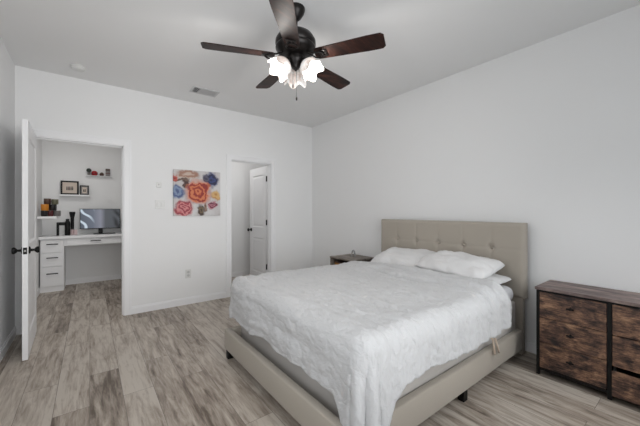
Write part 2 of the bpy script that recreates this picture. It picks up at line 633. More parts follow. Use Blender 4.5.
def window(name, label, axis, pos, a, bb, z0, z1, depth):  # unseen windows, added as the source of the daylight
    root = thing(name, label, 'window', (0, 0, 0))
    root['kind'] = 'structure'

    def bx(m, a0, a1, d0, d1, za, zb):
        if axis == 'y':
            m.box(a0, a1, pos + d0, pos + d1, za, zb)
        else:
            m.box(pos + d0, pos + d1, a0, a1, za, zb)
    f = MB()
    w = .05
    d0, d1 = -.10, -.03
    bx(f, a, a + w, d0, d1, z0, z1)
    bx(f, bb - w, bb, d0, d1, z0, z1)
    bx(f, a + w, bb - w, d0, d1, z0, z0 + w)
    bx(f, a + w, bb - w, d0, d1, z1 - w, z1)
    m_ = (a + bb) / 2
    bx(f, m_ - .025, m_ + .025, d0, d1, z0 + w, z1 - w)
    f.build('window_frame', M['trim'], root)
    for p, q in ((a + w, m_ - .025), (m_ + .025, bb - w)):
        g = MB()
        bx(g, p, q, -.068, -.062, z0 + w, z1 - w)
        g.build('pane', M['glass'], root)
    s = MB()
    bx(s, a - .03, bb + .03, .0, .04, z0 - .025, z0)
    s.build('window_sill', M['trim'], root)
    return root


window('added_window_1', 'added unseen wide white framed window behind the photographer', 'y', Y0, WRa, WRb, WRz0, WRz1, T)
window('added_window_3', 'added unseen narrow white framed window behind the photographer on the dresser side', 'y', Y0, WSa, WSb, WRz0, WRz1, T)
window('added_window_2', 'added unseen white framed window in the left wall beside the photographer', 'x', X0, WLa, WLb, WLz0, WLz1, T)

# ------------------------------------------------------------------ bed
BY0, BY1, BX0, BX1 = 0.98, 2.56, 0.92, 2.97
bed = thing('bed_frame', 'taupe upholstered bed frame with button tufted headboard', 'bed', (0, 0, 0))


def headboard():
    b = MB()
    y0, y1, z0, z1 = 0.985, 2.608, 0.49, 1.155
    xf, xb = 2.985, 3.065
    ys = [1.257, 1.529, 1.80, 2.071, 2.342]
    zb = 0.918
    ny, nz = 150, 64
    rows = []
    for i in range(nz + 1):
        z = z0 + (z1 - z0) * i / nz
        row = []
        for j in range(ny + 1):
            y = y0 + (y1 - y0) * j / ny
            e = min(y - y0, y1 - y, z - z0, z1 - z)
            x = xf
            if e < .035:
                q = 1 - e / .035
                x += .03 * (1 - sqrt(max(0, 1 - q * q)))
            for yb in ys:
                dy = y - yb
                dz = z - zb
                r = sqrt(dy * dy + dz * dz)
                x += .020 * exp(-(r / .028) ** 2)
                x += .0030 * exp(-(dy / .009) ** 2) * (1 if e > .03 else e / .03)
                # pulled folds above and below the button
                x += .006 * exp(-(dy / .016) ** 2) * exp(-abs(dz) / .10)
            x += .003 * exp(-((z - zb) / .010) ** 2) * (1 if e > .03 else 0)
            x += .0025 * noise.noise((y * 9, z * 9, 3.1))
            row.append((x, y, z))
        rows.append(row)
    R = b.grid(rows)
    # sides and back
    back = [[b.v((xb, r[0].co.y, r[0].co.z)) for r in R], [b.v((xb, r[-1].co.y, r[-1].co.z)) for r in R]]
    for i in range(nz):
        b.bm.faces.new((R[i][0], R[i + 1][0], back[0][i + 1], back[0][i]))
        b.bm.faces.new((R[i][-1], back[1][i], back[1][i + 1], R[i + 1][-1]))
    b.bm.faces.new([v for v in R[0]] + [back[1][0], back[0][0]])
    b.bm.faces.new([v for v in R[-1]] + [back[1][-1], back[0][-1]])
    b.bm.faces.new([back[0][i] for i in range(nz + 1)] + [back[1][i] for i in range(nz, -1, -1)])
    h = b.build('headboard', M['taupe'], bed, True, 60)
    for yb in ys:
        MB().lathe([(0, .010), (.008, .008), (.013, .003), (.014, -.004)], (xf + .019, yb, zb), 14, (-1, 0, 0)).build('tuft_button', M['taupe'], h, True)
    return h


headboard()
for ya, yb in ((1.00, 1.10), (2.495, 2.595)):
    MB().box(2.995, 3.055, ya, yb, 0, 0.50, .008).build('headboard_post', M['taupe'], bed, True, 30)
RB, RT = 0.075, 0.245
MB().box(BX0, BX0 + .055, BY0, BY1, RB, RT, .012, 3).build('foot_rail', M['taupe'], bed, True, 50)
MB().box(BX0 + .056, 2.93, BY0, BY0 + .05, RB, RT, .010, 3).build('side_rail', M['taupe'], bed, True, 50)
MB().box(BX0 + .056, 2.93, BY1 - .05, BY1, RB, RT, .010, 3).build('side_rail', M['taupe'], bed, True, 50)
MB().box(2.931, 2.994, BY0 + .05, BY1 - .05, RB + .02, RT - .02).build('head_rail', M['taupe'], bed)
b = MB()
for k in range(9):
    x = 1.06 + k * .22
    b.box(x, x + .07, BY0 + .05, BY1 - .05, .105, .12)
b.build('slats', M['greywood'], bed)
for x, y in ((0.955, 1.02), (0.955, 2.515), (1.975, 1.01), (1.975, 2.53), (1.975, 1.77)):
    MB().box(x - .025, x + .025, y - .022, y + .022, 0, .0745 if y != 1.77 else .105, .003).build('leg', M['black'], bed)

bs = MB().box(1.045, 2.955, 1.035, 2.505, 0.122, 0.475, .022, 3).build('box_spring', M['boxspring'], None, True, 50)
tag(bs, 'taupe fabric box spring resting inside the bed frame', 'box spring')

mt = MB().box(1.035, 2.905, 1.022, 2.53, 0.477, 0.614, .06, 5).build('mattress', M['sheet'], None, True, 60)
tag(mt, 'mattress under a white fitted sheet on the box spring', 'mattress')
# the pale ribbon hanging by the rail
b = MB()
for dx, w, zz in ((0.0, .022, 0.205), (.05, .020, 0.20)):
    pts = []
    for i in range(15):
        t = i / 14
        z = .52 - (.52 - zz) * t
        y = 1.008 - .012 * t - .03 * max(0, min(1, (t - .35) / .3))
        pts.append((2.27 + dx + .10 * t + .012 * sin(5 * t + dx * 40), y, z))
    rows = [[(x - w / 2, y, z), (x + w / 2, y - .004, z)] for x, y, z in pts] 
    b.grid(rows)
rib = b.build('ribbon_tie', M['tag'], mt, True)
sm = rib.modifiers.new('thickness', 'SOLIDIFY')
sm.thickness = .003
rib['label'] = 'beige ribbon tie hanging over the side rail'


# ---- comforter
def comforter():
    R = 0.085
    zt0 = 0.672
    xo, yn, yf = 0.975, 0.935, 2.60          # outer planes of the three hanging sides
    cx, cya, cyb = xo + R, yn + R, yf - R
    xh = 2.50
    NX, NY = 250, 230
    of, on, oy = 0.335, 0.335, 0.335         # cloth beyond the core at foot, near side, far side
    b = MB()
    rows = []
    Ltot_x = of + (xh - cx)
    Ltot_y = on + (cyb - cya) + oy
    for i in range(NX + 1):
        a = -of + Ltot_x * i / NX             # 0 at the foot edge of the core, negative beyond
        row = []
        for j in range(NY + 1):
            t = -on + Ltot_y * j / NY
            px = cx + a
            py = cya + t
            zt = zt0 - .024 * max(0.0, px - cx) / 1.4
            da = max(0.0, -a)
            db = -t if t < 0 else max(0.0, t - (cyb - cya))
            side = -1 if t < 0 else 1
            # the near corner of the cloth is pulled down further
            grow = 1.0
            if da > 0 and db > 0:
                f = min(da, db) / .335
                if side < 0:
                    grow = 1.0 + .18 * f
                else:
                    grow = 1.0 - .27 * f
            da2, db2 = da * grow, db * grow
            r = sqrt(da2 * da2 + db2 * db2)
            nx_, ny_ = (0, 0) if r < 1e-9 else (-da2 / r, side * db2 / r)
            # waviness of the hanging part
            tang = py * abs(nx_) + px * abs(ny_)
            hem = max(0.0, min(1.0, (r - .10) / .25))
            arc = R * pi / 2
            # hem length wanders; the near foot corner is pulled down
            if r > arc:
                pull = 1.0
                if side < 0 or da > 0:
                    qx = max(0.0, min(1.0, (1.22 - px) / .18))
                    qy = max(0.0, min(1.0, (1.15 - py) / .10))
                    qx = qx * qx * (3 - 2 * qx)
                    qy = qy * qy * (3 - 2 * qy)
                    if da > 0 and db > 0:
                        pull = 1.22 + .39 * (1 if side < 0 else 0)
                    elif da > 0:
                        pull = 1.16 + .75 * qy
                    else:
                        pull = (.84 if side < 0 else 1.0) + .95 * qx
                r = arc + (r - arc) * pull * (1 + .16 * noise.noise((tang * 3.1, side * 2.0, 4.4 + nx_)) + .05 * noise.noise((tang * 9, 1.0, side)))
            if r < arc:
                out = R * sin(r / R)
                z = zt - R * (1 - cos(r / R))
            else:
                out = R + (r - arc) * (.10 if side < 0 else .04)
                z = zt - R - (r - arc) * .985
            corner = min(da, db) / .335 if (da > 0 and db > 0) else 0
            ang = atan2(ny_, nx_)
            out += hem * (.020 * noise.noise((tang * 7.0, 7.7 + side, z * 2.2)) + .010 * noise.noise((tang * 17.0, 2.2, z * 3)))
            out += (1 if side < 0 else .25) * corner * hem * .060 * sin(ang * 9 + 1.0)
            bx = max(px, cx)
            by = min(max(py, cya), cyb)
            x = bx + nx_ * out
            y = by + ny_ * out
            # surface relief: seersucker ridges running across the bed
            n0 = 0.012 * noise.noise((px * 5.0, py * 2.2, 0.3)) + 0.013 * noise.noise((px * 17, py * 2.0, 5.0)) + 0.0068 * noise.noise((px * 32, py * 13, 9.0 + z * 14)) + .0040 * noise.noise((px * 62, py * 44, z * 44))
            # folded-back band near the head
            hd = xh - px
            wob = .02 * noise.noise((py * 4, 1.5, 8.0))
            band = .032 * exp(-((hd - .06 - wob) / .042) ** 2) + .026 * exp(-((hd - .21 - 1.6 * wob) / .024) ** 2) + .016 * exp(-((hd - .33 - 2 * wob) / .020) ** 2)
            band += .030 / (1 + exp(max(-40, min(40, (hd - .29 - 1.5 * wob) / .0055)))) - .014 * exp(-((hd - .31 - 1.5 * wob) / .014) ** 2)
            nrm_z = cos(min(r / R, pi / 2)) if r < arc else 0.0
            nrm_h = 1 - nrm_z
            far = max(0.0, min(1.0, (py - 2.1) / .4))
            d = n0 + band * (1 - .7 * nrm_h) * (1 - .75 * far)
            # puffy shoulders
            x += nx_ * d * nrm_h
            y += ny_ * d * nrm_h
            z += d * nrm_z
            # head hem wanders a little and tucks down
            if hd < .05:
                x += .018 * noise.noise((py * 3.5, 0.0, 6.0)) * (1 - hd / .05)
                z -= .030 * (1 - hd / .05) ** 2 * (nrm_z if r < arc else 0)
            row.append((x, y, z))
        rows.append(row)
    b.grid(rows)
    o = b.build('comforter', M['comforter'], None, True, 180)
    s = o.modifiers.new('thickness', 'SOLIDIFY')
    s.thickness = 0.026
    s.offset = 0.0
    return o


tag(comforter(), 'white crinkled comforter spread over the bed and hanging down its sides', 'comforter')


def pillow(label, loc, rot, L, W, H, seed):
    b = MB()
    N = 44
    top, bot = [], []
    for i in range(N + 1):
        u = -1 + 2 * i / N
        rt, rb = [], []
        for j in range(N + 1):
            v = -1 + 2 * j / N
            x = W / 2 * u * (1 - .13 * v ** 6 - .03 * (1 - v * v) * abs(u) ** 3)
            y = L / 2 * v * (1 - .07 * u ** 6 - .02 * (1 - u * u) * abs(v) ** 3)
            f = (max(0, 1 - abs(u) ** 2.6) ** .62) * (max(0, 1 - abs(v) ** 3.2) ** .62)
            n = noise.noise((u * 2.2 + seed, v * 2.6, seed)) * .022 + noise.noise((u * 6, v * 7, seed + 4)) * .008
            edge = min(1, f * 3)
            rt.append((x, y, H * .60 * f + n * edge))
            rb.append((x, y, -H * .40 * f + n * .4 * edge))
        top.append(rt)
        bot.append(rb)
    b.grid(top)
    b.grid(bot)
    o = b.build('pillow', M['pillow'], None, True, 180)
    o.location = loc
    o.rotation_euler = rot
    return tag(o, label, 'pillow', 'white bed pillows')


pillow('white pillow lying farthest from the dresser, against the headboard', (2.755, 2.045, 0.717), (radians(0), radians(-16), radians(3)), 0.74, 0.48, 0.17, 1.0)
pillow('white pillow propped on top of the flatter pillow nearest the dresser', (2.715, 1.44, 0.760), (radians(2), radians(-12), radians(-4)), 0.70, 0.46, 0.14, 5.0)
pillow('flatter white pillow underneath, at the dresser side of the bed', (2.770, 1.40, 0.658), (0, radians(-2), radians(-2)), 0.70, 0.41, 0.09, 9.0)

# ------------------------------------------------------------------ nightstand
ns = thing('nightstand', 'grey brown wooden nightstand with an open shelf between bed and wall', 'nightstand', (0, 0, 0))
nx0, nx1, ny0, ny1, nzt = 2.69, 3.105, 2.815, 3.28, 0.622
MB().box(nx0, nx1, ny0, ny1, nzt - .022, nzt, .003).build('table_top', M['greywood'], ns)
MB().box(nx0 + .005, nx1 - .005, ny0 + .004, ny0 + .022, .0, nzt - .022).build('side_panel', M['greywood'], ns)
MB().box(nx0 + .005, nx1 - .005, ny1 - .022, ny1 - .004, .0, nzt - .022).build('side_panel', M['greywood'], ns)
MB().box(nx1 - .018, nx1 - .006, ny0 + .022, ny1 - .022, .05, nzt - .022).build('back_panel', M['rustic'], ns)
MB().box(nx0 + .01, nx1 - .018, ny0 + .022, ny1 - .022, .43, .448).build('shelf', M['greywood'], ns)
dd = MB().box(nx0 + .003, nx0 + .021, ny0 + .025, ny1 - .025, .07, .42, .002).build('cabinet_door', M['greywood'], ns)
MB().lathe([(0, 0), (.006, 0), (.006, .012), (.012, .018), (.010, .026), (0, .027)], (nx0 + .003, 2.90, .28), 14, (-1, 0, 0)).build('door_knob', M['black'], dd, True)
b = MB()
pts = [(2.93 + .0, 3.05 + .030 * cos(a), nzt + .030 + .055 * sin(a)) for a in [pi * k / 14 for k in range(15)]]
pts = [(2.93, 3.08, nzt + .001)] + pts + [(2.93, 3.02, nzt + .001)]
b.tube(pts, .010, 10)
tag(b.build('arch_ornament', M['grey'], None, True, 60), 'small grey arch shaped ornament standing on the nightstand', 'ornament')
bk = thing('storage_box', 'small tan box on the nightstand shelf', 'box', (2.80, 3.17, .449))
MB().box(-.06, .06, -.06, .06, 0, .085, .004).build('box_body', M['tan'], bk)
MB().box(-.063, .063, -.063, .063, .0855, .105, .004).build('box_lid', M['brown'], bk)
jr = thing('jar', 'pale grey jar on the nightstand shelf beside the tan box', 'jar', (2.80, 3.00, .449))
MB().lathe([(0, 0), (.034, 0), (.037, .006), (.037, .07), (.028, .08), (0, .08)], (0, 0, 0), 20).build('jar_body', M['clearish'], jr, True, 50)
MB().lathe([(0, .0805), (.031, .0805), (.031, .1), (0, .1)], (0, 0, 0), 20).build('jar_lid', M['black'], jr, True, 50)

# ------------------------------------------------------------------ dresser
dr = thing('dresser', 'rustic brown six drawer dresser with black metal frame', 'dresser', (0, 0, 0))
dx0, dx1, dya, dyb, dzt = 2.752, 3.11, 0.022, 0.826, 0.676
MB().box(dx0 - .012, dx1, dya - .008, dyb + .008, dzt - .022, dzt, .003).build('dresser_top', M['rustictop'], dr)
posts = [(dyb - .019, dyb), (.401, .424), (dya, dya + .019)]
b = MB()
for ya, yb in posts:
    b.box(dx0, dx0 + .022, ya, yb, 0, dzt - .022)
    b.box(dx1 - .026, dx1 - .004, ya, yb, 0, dzt - .022)
for ya, yb in ((posts[0][0], posts[0][1]), (posts[2][0], posts[2][1])):
    b.box(dx0 + .022, dx1 - .026, ya + .003, yb - .003, .04, .06)
    b.box(dx0 + .022, dx1 - .026, ya + .003, yb - .003, .630, .652)
for ya, yb in ((.424, posts[0][0]), (posts[2][1], .401)):
    b.box(dx0 + .004, dx0 + .022, ya, yb, .038, .058)
    b.box(dx1 - .026, dx1 - .004, ya, yb, .038, .058)
    b.box(dx0 + .004, dx0 + .022, ya, yb, .640, .654)
b.build('frame', M['black'], dr)
for ya, yb in ((dyb - .022, dyb - .006), (dya + .006, dya + .022)):
    MB().box(dx0 + .03, dx1 - .03, ya, yb, .061, .629).build('side_panel', M['blackplastic'], dr)


def drawer(ya, yb, za, zb, out=0.0):
    d = MB().box(dx0 - .004 - out, dx0 + .014 - out, ya, yb, za, zb, .003).build('drawer', M['rustic'], dr)
    MB().box(dx0 + .0145 - out, dx1 - .04 - out, ya + .012, yb - .012, za + .012, zb - .02).build('drawer_box', M['blackplastic'], d)
    ym, zm = (ya + yb) / 2, (za + zb) / 2
    zm += .01
    b = MB().lathe([(0, 0), (.009, 0), (.007, .006), (.006, .012), (.010, .018), (.009, .024), (0, .026)], (dx0 - .004 - out, ym, zm), 14, (-1, 0, 0))
    b.box(dx0 - .028 - out, dx0 - .020 - out, ym - .022, ym + .022, zm - .006, zm + .006, .003)
    b.build('pull', M['black'], d, True, 50)


for za, zb in ((.447, .638), (.257, .443), (.062, .253)):
    drawer(.4265, dyb - .0215, za, zb)
for za, zb, out in ((.440, .638, 0), (.232, .434, 0), (.040, .205, .016)):
    drawer(dya + .0215, .3985, za, zb, out)

# ------------------------------------------------------------------ ceiling fan
FX, FY = 1.195, 1.850
fan = thing('ceiling_fan', 'dark bronze ceiling fan with five walnut blades and lit glass shades', 'ceiling fan', (FX, FY, 0))
MB().lathe([(0, ZC), (.068, ZC), (.069, ZC - .012), (.062, ZC - .035), (.040, ZC - .070), (.020, ZC - .088), (0, ZC - .088)], (0, 0, 0), 28).build('canopy', M['bronze'], fan, True, 50)
DZ = -0.028
MB().lathe([(.014, ZC - .089), (.014, 2.617 + DZ)], (0, 0, 0), 16).build('downrod', M['bronze'], fan, True, 50)
MB().lathe([(0, 2.615 + DZ), (.030, 2.612 + DZ), (.040, 2.598 + DZ), (.085, 2.588 + DZ), (.125, 2.565 + DZ), (.146, 2.530 + DZ), (.148, 2.505 + DZ), (.140, 2.490 + DZ), (.146, 2.482 + DZ), (.146, 2.470 + DZ), (.128, 2.445 + DZ), (.095, 2.428 + DZ), (.070, 2.422 + DZ), (0, 2.420 + DZ)],
           (0, 0, 0), 40).build('motor_housing', M['bronze'], fan, True, 40)
MB().lathe([(0, 2.419 + DZ), (.058, 2.419 + DZ), (.060, 2.395 + DZ), (.052, 2.372 + DZ), (.036, 2.355 + DZ), (.026, 2.33 + DZ), (.016, 2.30), (.008, 2.285), (0, 2.283)], (0, 0, 0), 28).build('light_fitter', M['bronze'], fan, True, 40)
tocam = atan2(-FY, -FX)
ZB = 2.380


def blade(ang):
    R_ = Matrix.Rotation(ang, 4, 'Z')
    pitch = radians(-12)
    b = MB()
    b.M = R_ @ Matrix.Translation((0, 0, ZB)) @ Matrix.Rotation(pitch, 4, 'X')
    n = 26
    r0, r1 = .152, .645
    outl = []
    for i in range(n + 1):
        t = i / n
        r = r0 + (r1 - r0) * t
        w = .052 + .016 * min(1, t * 1.3)
        e = r1 - r
        if e < .03:
            w *= .72 + .28 * sqrt(max(0, 1 - (1 - e / .03) ** 2))
        s = r - r0
        if s < .03:
            w *= .65 + .35 * sqrt(max(0, 1 - (1 - s / .03) ** 2))
        outl.append((r, w))
    hh = .0035
    rows = []
    for r, w in outl:
        rows.append([(r, -w, -hh), (r, w, -hh), (r, w, hh), (r, -w, hh), (r, -w, -hh)])
    Rv = b.grid(rows)
    b.bm.faces.new(Rv[0][:4])
    b.bm.faces.new(Rv[-1][:4])
    o = b.build('blade', M['walnut'], fan)
    a = MB()
    a.M = R_ @ Matrix.Translation((0, 0, ZB))
    # ornate iron: two curling arms and a plate under the blade
    for s in (-1, 1):
        a.tube([(.085, s * .012, .030), (.115, s * .020, .012), (.145, s * .034, -.006), (.175, s * .040, -.012), (.205, s * .026, -.013), (.222, s * .006, -.012)], .006, 8)
    a.M = R_ @ Matrix.Translation((0, 0, ZB)) @ Matrix.Rotation(pitch, 4, 'X')
    a.box(.190, .245, -.034, .034, -.0095, -.0038, .002)
    for (sx, sy) in ((.205, -.02), (.205, .02), (.232, 0)):
        a.lathe([(0, -.013), (.005, -.012), (.006, -.0095)], (sx, sy, 0), 10)
    a.build('blade_arm', M['bronze'], o, True, 50)


for k in range(5):
    blade(tocam - radians(7.5) + k * 2 * pi / 5)


def lamp_shade(ang, tilt):
    d = Vector((cos(ang) * sin(tilt), sin(ang) * sin(tilt), -cos(tilt)))
    base = Vector((cos(ang) * .058, sin(ang) * .058, 2.348))
    a = MB()
    a.tube([(cos(ang) * .03, sin(ang) * .03, 2.365), (cos(ang) * .05, sin(ang) * .05, 2.360), tuple(base)], .010, 10)
    a.lathe([(.012, -.005), (.024, .0), (.026, .022), (.022, .026)], base, 18, d)
    fit = a.build('shade_holder', M['bronze'], fan, True, 50)
    # tulip: fluted, flaring petals with five points
    b = MB()
    rot = Vector((0, 0, 1)).rotation_difference(d).to_matrix().to_4x4()
    b.M = Matrix.Translation(base) @ rot
    n, m = 50, 18
    rows = []
    for i in range(m + 1):
        t = i / m
        h = .018 + .102 * t
        r = .024 + .050 * (1 - (1 - min(1, t * 1.45)) ** 2.2) - .010 * max(0, t - .55) / .45 + .022 * max(0, (t - .72) / .28) ** 2
        row = []
        for k in range(n + 1):
            a_ = 2 * pi * k / n
            pet = cos(5 * a_)
            rr = r * (1 + .05 * t * pet)
            hh = h + .018 * t ** 3 * pet
            row.append((rr * cos(a_), rr * sin(a_), hh))
        rows.append(row)
    b.grid(rows)
    s = b.build('glass_shade', M['shade'], fan, True, 180)
    md = s.modifiers.new('thickness', 'SOLIDIFY')
    md.thickness = .004
    bl = MB()
    bl.M = Matrix.Translation(base) @ rot
    bl.lathe([(0, .022), (.012, .024), (.013, .04), (.024, .065), (.024, .08), (.014, .096), (0, .10)], (0, 0, 0), 16)
    bl.build('bulb', M['bulb'], s, True, 180)
    l = bpy.data.lights.new('lamp_light', 'POINT')
    l.energy, l.color, l.shadow_soft_size = 4.5, (1, .96, .91), .03
    lo = bpy.data.objects.new('lamp_light', l)
    COL.objects.link(lo)
    lo.parent = fan
    lo.location = base + d * .155


lamp_shade(tocam - radians(62), radians(42))
lamp_shade(tocam + radians(62), radians(42))
lamp_shade(tocam + radians(180), radians(42))
for ang, r, z in ((tocam - radians(25), .045, 2.14), (tocam + radians(20), .02, 2.06)):
    x, y = r * cos(ang), r * sin(ang)
    b = MB().tube([(x, y, 2.36), (x, y, z + .03)], .0012, 6)
    b.lathe([(0, z), (.005, z + .004), (.006, z + .018), (.003, z + .03), (0, z + .032)], (x, y, 0), 10)
    b.build('pull_chain', M['bronze'], fan, True, 60)

# ------------------------------------------------------------------ ceiling fittings
sd = thing('smoke_detector', 'round white smoke detector on the ceiling', 'smoke detector', (-.096, 3.955, 0))
MB().lathe([(0, ZC), (.066, ZC), (.066, ZC - .012), (.060, ZC - .014)], (0, 0, 0), 28).build('base_plate', M['plate'], sd, True, 40)
MB().lathe([(.058, ZC - .0145), (.058, ZC - .026), (.048, ZC - .036), (.020, ZC - .038), (0, ZC - .038)], (0, 0, 0), 28).build('sensor_cover', M['plate'], sd, True, 40)
vt = thing('ceiling_vent', 'white slotted air vent on the ceiling', 'vent', (1.13, 3.82, 0))
b = MB()
w, h = .155, .10
b.box(-w, w, -h, -h + .022, ZC - .008, ZC).box(-w, w, h - .022, h, ZC - .008, ZC).box(-w, -w + .022, -h + .022, h - .022, ZC - .008, ZC).box(w - .022, w, -h + .022, h - .022, ZC - .008, ZC)
b.build('vent_frame', M['ventgrey'], vt)
MB().box(-w + .022, w - .022, -h + .022, h - .022, ZC - .002, ZC - .0005).build('dark_backing', M['ventdark'], vt)  # flat dark sheet, stands in for the shade inside the duct
b = MB()
for k in range(17):
    x = -w + .03 + k * (2 * w - .06) / 16
    b.M = Matrix.Translation((x, 0, ZC - .007)) @ Matrix.Rotation(radians(38 if k > 3 else -38), 4, 'Y')
    b.box(-.0065, .0065, -h + .022, h - .022, -.0006, .0006)
b.build('louvre_slats', M['ventgrey'], vt)

# ------------------------------------------------------------------ on the back wall
def picture_material():
    m, nt, bs_ = new_mat('flower_canvas_print')
    tc = nt.nodes.new('ShaderNodeTexCoord')
    warp = noise_node(nt, mapped(nt, (11, 11, 11)), 1.0, 3, 0.55)
    wv = nt.nodes.new('ShaderNodeVectorMath')
    wv.operation = 'MULTIPLY_ADD'
    nt.links.new(warp.outputs['Color'], wv.inputs[0])
    wv.inputs[1].default_value = (.13, 0, .13)
    nt.links.new(tc.outputs['Object'], wv.inputs[2])
    bgn = noise_node(nt, mapped(nt, (5, 5, 3)), 1.0, 4, .6)
    bg = ramp(nt, [(.35, rgb(196, 190, 190)), (.6, rgb(216, 214, 214))])
    nt.links.new(bgn.outputs['Fac'], bg.inputs['Fac'])
    cur = bg.outputs['Color']
    S = .615
    flowers = [
        (.30, .10, .20, .10, rgb(196, 168, 152), rgb(168, 126, 108), rgb(206, 186, 172), 2),
        (.26, .29, .055, .085, rgb(52, 34, 34), rgb(90, 62, 56), rgb(70, 50, 48), 2),
        (.16, .22, .10, .025, rgb(84, 70, 62), rgb(120, 96, 84), rgb(100, 86, 76), 2),
        (.80, .19, .135, .145, rgb(24, 36, 84), rgb(52, 70, 124), rgb(34, 40, 74), 4),
        (.68, .16, .06, .09, rgb(62, 62, 84), rgb(90, 90, 108), rgb(62, 60, 80), 2),
        (.09, .48, .115, .13, rgb(96, 118, 158), rgb(134, 152, 182), rgb(78, 94, 138), 3),
        (.20, .84, .17, .16, rgb(190, 72, 82), rgb(214, 142, 142), rgb(150, 60, 74), 6),
        (.90, .54, .105, .085, rgb(206, 158, 92), rgb(220, 180, 120), rgb(196, 140, 80), 2),
        (.70, .34, .06, .05, rgb(118, 46, 48), rgb(150, 66, 60), rgb(96, 40, 46), 2),
        (.56, .89, .075, .10, rgb(84, 70, 52), rgb(122, 104, 80), rgb(66, 52, 44), 3),
        (.67, .80, .035, .09, rgb(120, 92, 80), rgb(150, 124, 108), rgb(100, 76, 66), 2),
        (.82, .75, .085, .085, rgb(150, 72, 92), rgb(196, 132, 142), rgb(110, 44, 68), 4),
        (.03, .18, .06, .07, rgb(178, 60, 52), rgb(196, 92, 78), rgb(140, 48, 46), 2),
        (.51, .48, .235, .235, rgb(196, 84, 44), rgb(216, 128, 86), rgb(150, 42, 40), 7),
    ]
    for u, v, rx, rz, c1, c2, c3, rings in flowers:
        rx, rz = rx * 1.13, rz * 1.13
        c1, c2, c3 = [tuple(.93 * q + .07 * w for q, w in zip(c, (.50, .45, .45, 1))) for c in (c1, c2, c3)]
        sub = nt.nodes.new('ShaderNodeMapping')
        sub.vector_type = 'POINT'
        sub.inputs['Location'].default_value = (-((u - .5) * S + .065) / (rx * S), 0, -((.5 - v) * S + .065) / (rz * S))
        sub.inputs['Scale'].default_value = (1 / (rx * S), 0, 1 / (rz * S))
        nt.links.new(wv.outputs[0], sub.inputs['Vector'])
        ln = nt.nodes.new('ShaderNodeVectorMath')
        ln.operation = 'LENGTH'
        nt.links.new(sub.outputs[0], ln.inputs[0])
        mr = nt.nodes.new('ShaderNodeMapRange')
        mr.inputs['From Min'].default_value = 1.18
        mr.inputs['From Max'].default_value = .80
        nt.links.new(ln.outputs['Value'], mr.inputs['Value'])
        wt = nt.nodes.new('ShaderNodeTexWave')
        wt.wave_type = 'RINGS'
        wt.rings_direction = 'SPHERICAL'
        wt.inputs['Scale'].default_value = rings * .12
        wt.inputs['Distortion'].default_value = 6.5
        wt.inputs['Detail'].default_value = 2
        wt.inputs['Detail Scale'].default_value = 1.6
        nt.links.new(sub.outputs[0], wt.inputs['Vector'])
        cr = ramp(nt, [(.15, c3), (.45, c1), (.85, c2)])
        nt.links.new(wt.outputs['Fac'], cr.inputs['Fac'])
        cur = mix(nt, mr.outputs['Result'], cur, cr.outputs['Color'])
    nt.links.new(cur, bs_.inputs['Base Color'])
    bs_.inputs['Roughness'].default_value = .8
    return m


pc = thing('canvas_picture', 'square canvas picture of colourful flowers on the back wall', 'picture', (1.174, Y1 - .001, 1.502))
MB().box(-.3075, .3075, -.030, 0, -.3075, .3075, .002).build('canvas', picture_material(), pc)

ls = thing('light_switch', 'white light switch plate left of the flower picture', 'light switch', (.715, Y1 - .0005, 1.345))
MB().box(-.057, .057, -.006, 0, -.058, .058, .002).build('switch_plate', M['plate'], ls)
for x in (-.024, .024):
    MB().box(x - .013, x + .013, -.011, -.0062, -.026, .026, .002).build('rocker', M['plate'], ls)
th_ = thing('wall_sensor', 'tiny white wall sensor above the light switch', 'sensor', (.70, Y1 - .0005, 1.595))
MB().box(-.030, .030, -.014, 0, -.034, .034, .006).build('sensor_body', M['plate'], th_)
MB().lathe([(0, 0), (.010, 0), (.010, .002), (0, .003)], (0, -.0142, .004), 16, (0, -1, 0)).build('lens', M['palegrey'], th_)
ou = thing('wall_outlet', 'white wall outlet below the flower picture', 'outlet', (1.057, Y1 - .0005, .412))
MB().box(-.036, .036, -.006, 0, -.058, .058, .002).build('outlet_plate', M['plate'], ou)
MB().lathe([(0, 0), (.017, 0), (.017, .003), (0, .003)], (0, -.0062, .022), 18, (0, -1, 0)).build('socket', M['palegrey'], ou)
MB().lathe([(0, 0), (.017, 0), (.017, .003), (0, .003)], (0, -.0062, -.022), 18, (0, -1, 0)).build('socket', M['palegrey'], ou)

# ------------------------------------------------------------------ office: desk
cab = thing('drawer_cabinet', 'white three drawer cabinet with black bar pulls under the desk counter', 'cabinet', (0, 0, 0))
cy = 6.235
MB().box(OX0 + .015, -.325, cy + .02, OY1 - .015, 0.0, .822).build('cabinet_body', M['door'], cab)
for za, zb in ((.612, .812), (.398, .603), (.088, .389)):
    d = MB().box(-.592, -.335, cy, cy + .0195, za, zb, .002).build('drawer', M['door'], cab)
    zm = za + (zb - za) * .66
    b = MB().box(-.530, -.392, cy - .028, cy - .020, zm - .007, zm + .007, .002)
    b.box(-.518, -.508, cy - .020, cy, zm - .005, zm + .005).box(-.414, -.404, cy - .020, cy, zm - .005, zm + .005)
    b.build('bar_pull', M['black'], d)
dk = thing('desk_counter', 'white built in desk counter with a pencil drawer', 'desk', (0, 0, 0))
MB().box(OX0 + .001, OX1 - .001, 6.205, OY1 - .001, .823, .862, .003).build('desk_top', M['door'], dk)
MB().box(-.324, OX1 - .002, cy + .02, cy + .04, .70, .8225).build('apron', M['door'], dk)
d = MB().box(-.29, .43, cy + .001, cy + .0195, .712, .815, .002).build('drawer', M['door'], dk)
b = MB().box(0.01, .15, cy - .027, cy - .019, .765, .779, .002)
b.box(.022, .032, cy - .019, cy + .001, .767, .777).box(.128, .138, cy - .019, cy + .001, .767, .777)
b.build('bar_pull', M['black'], d)


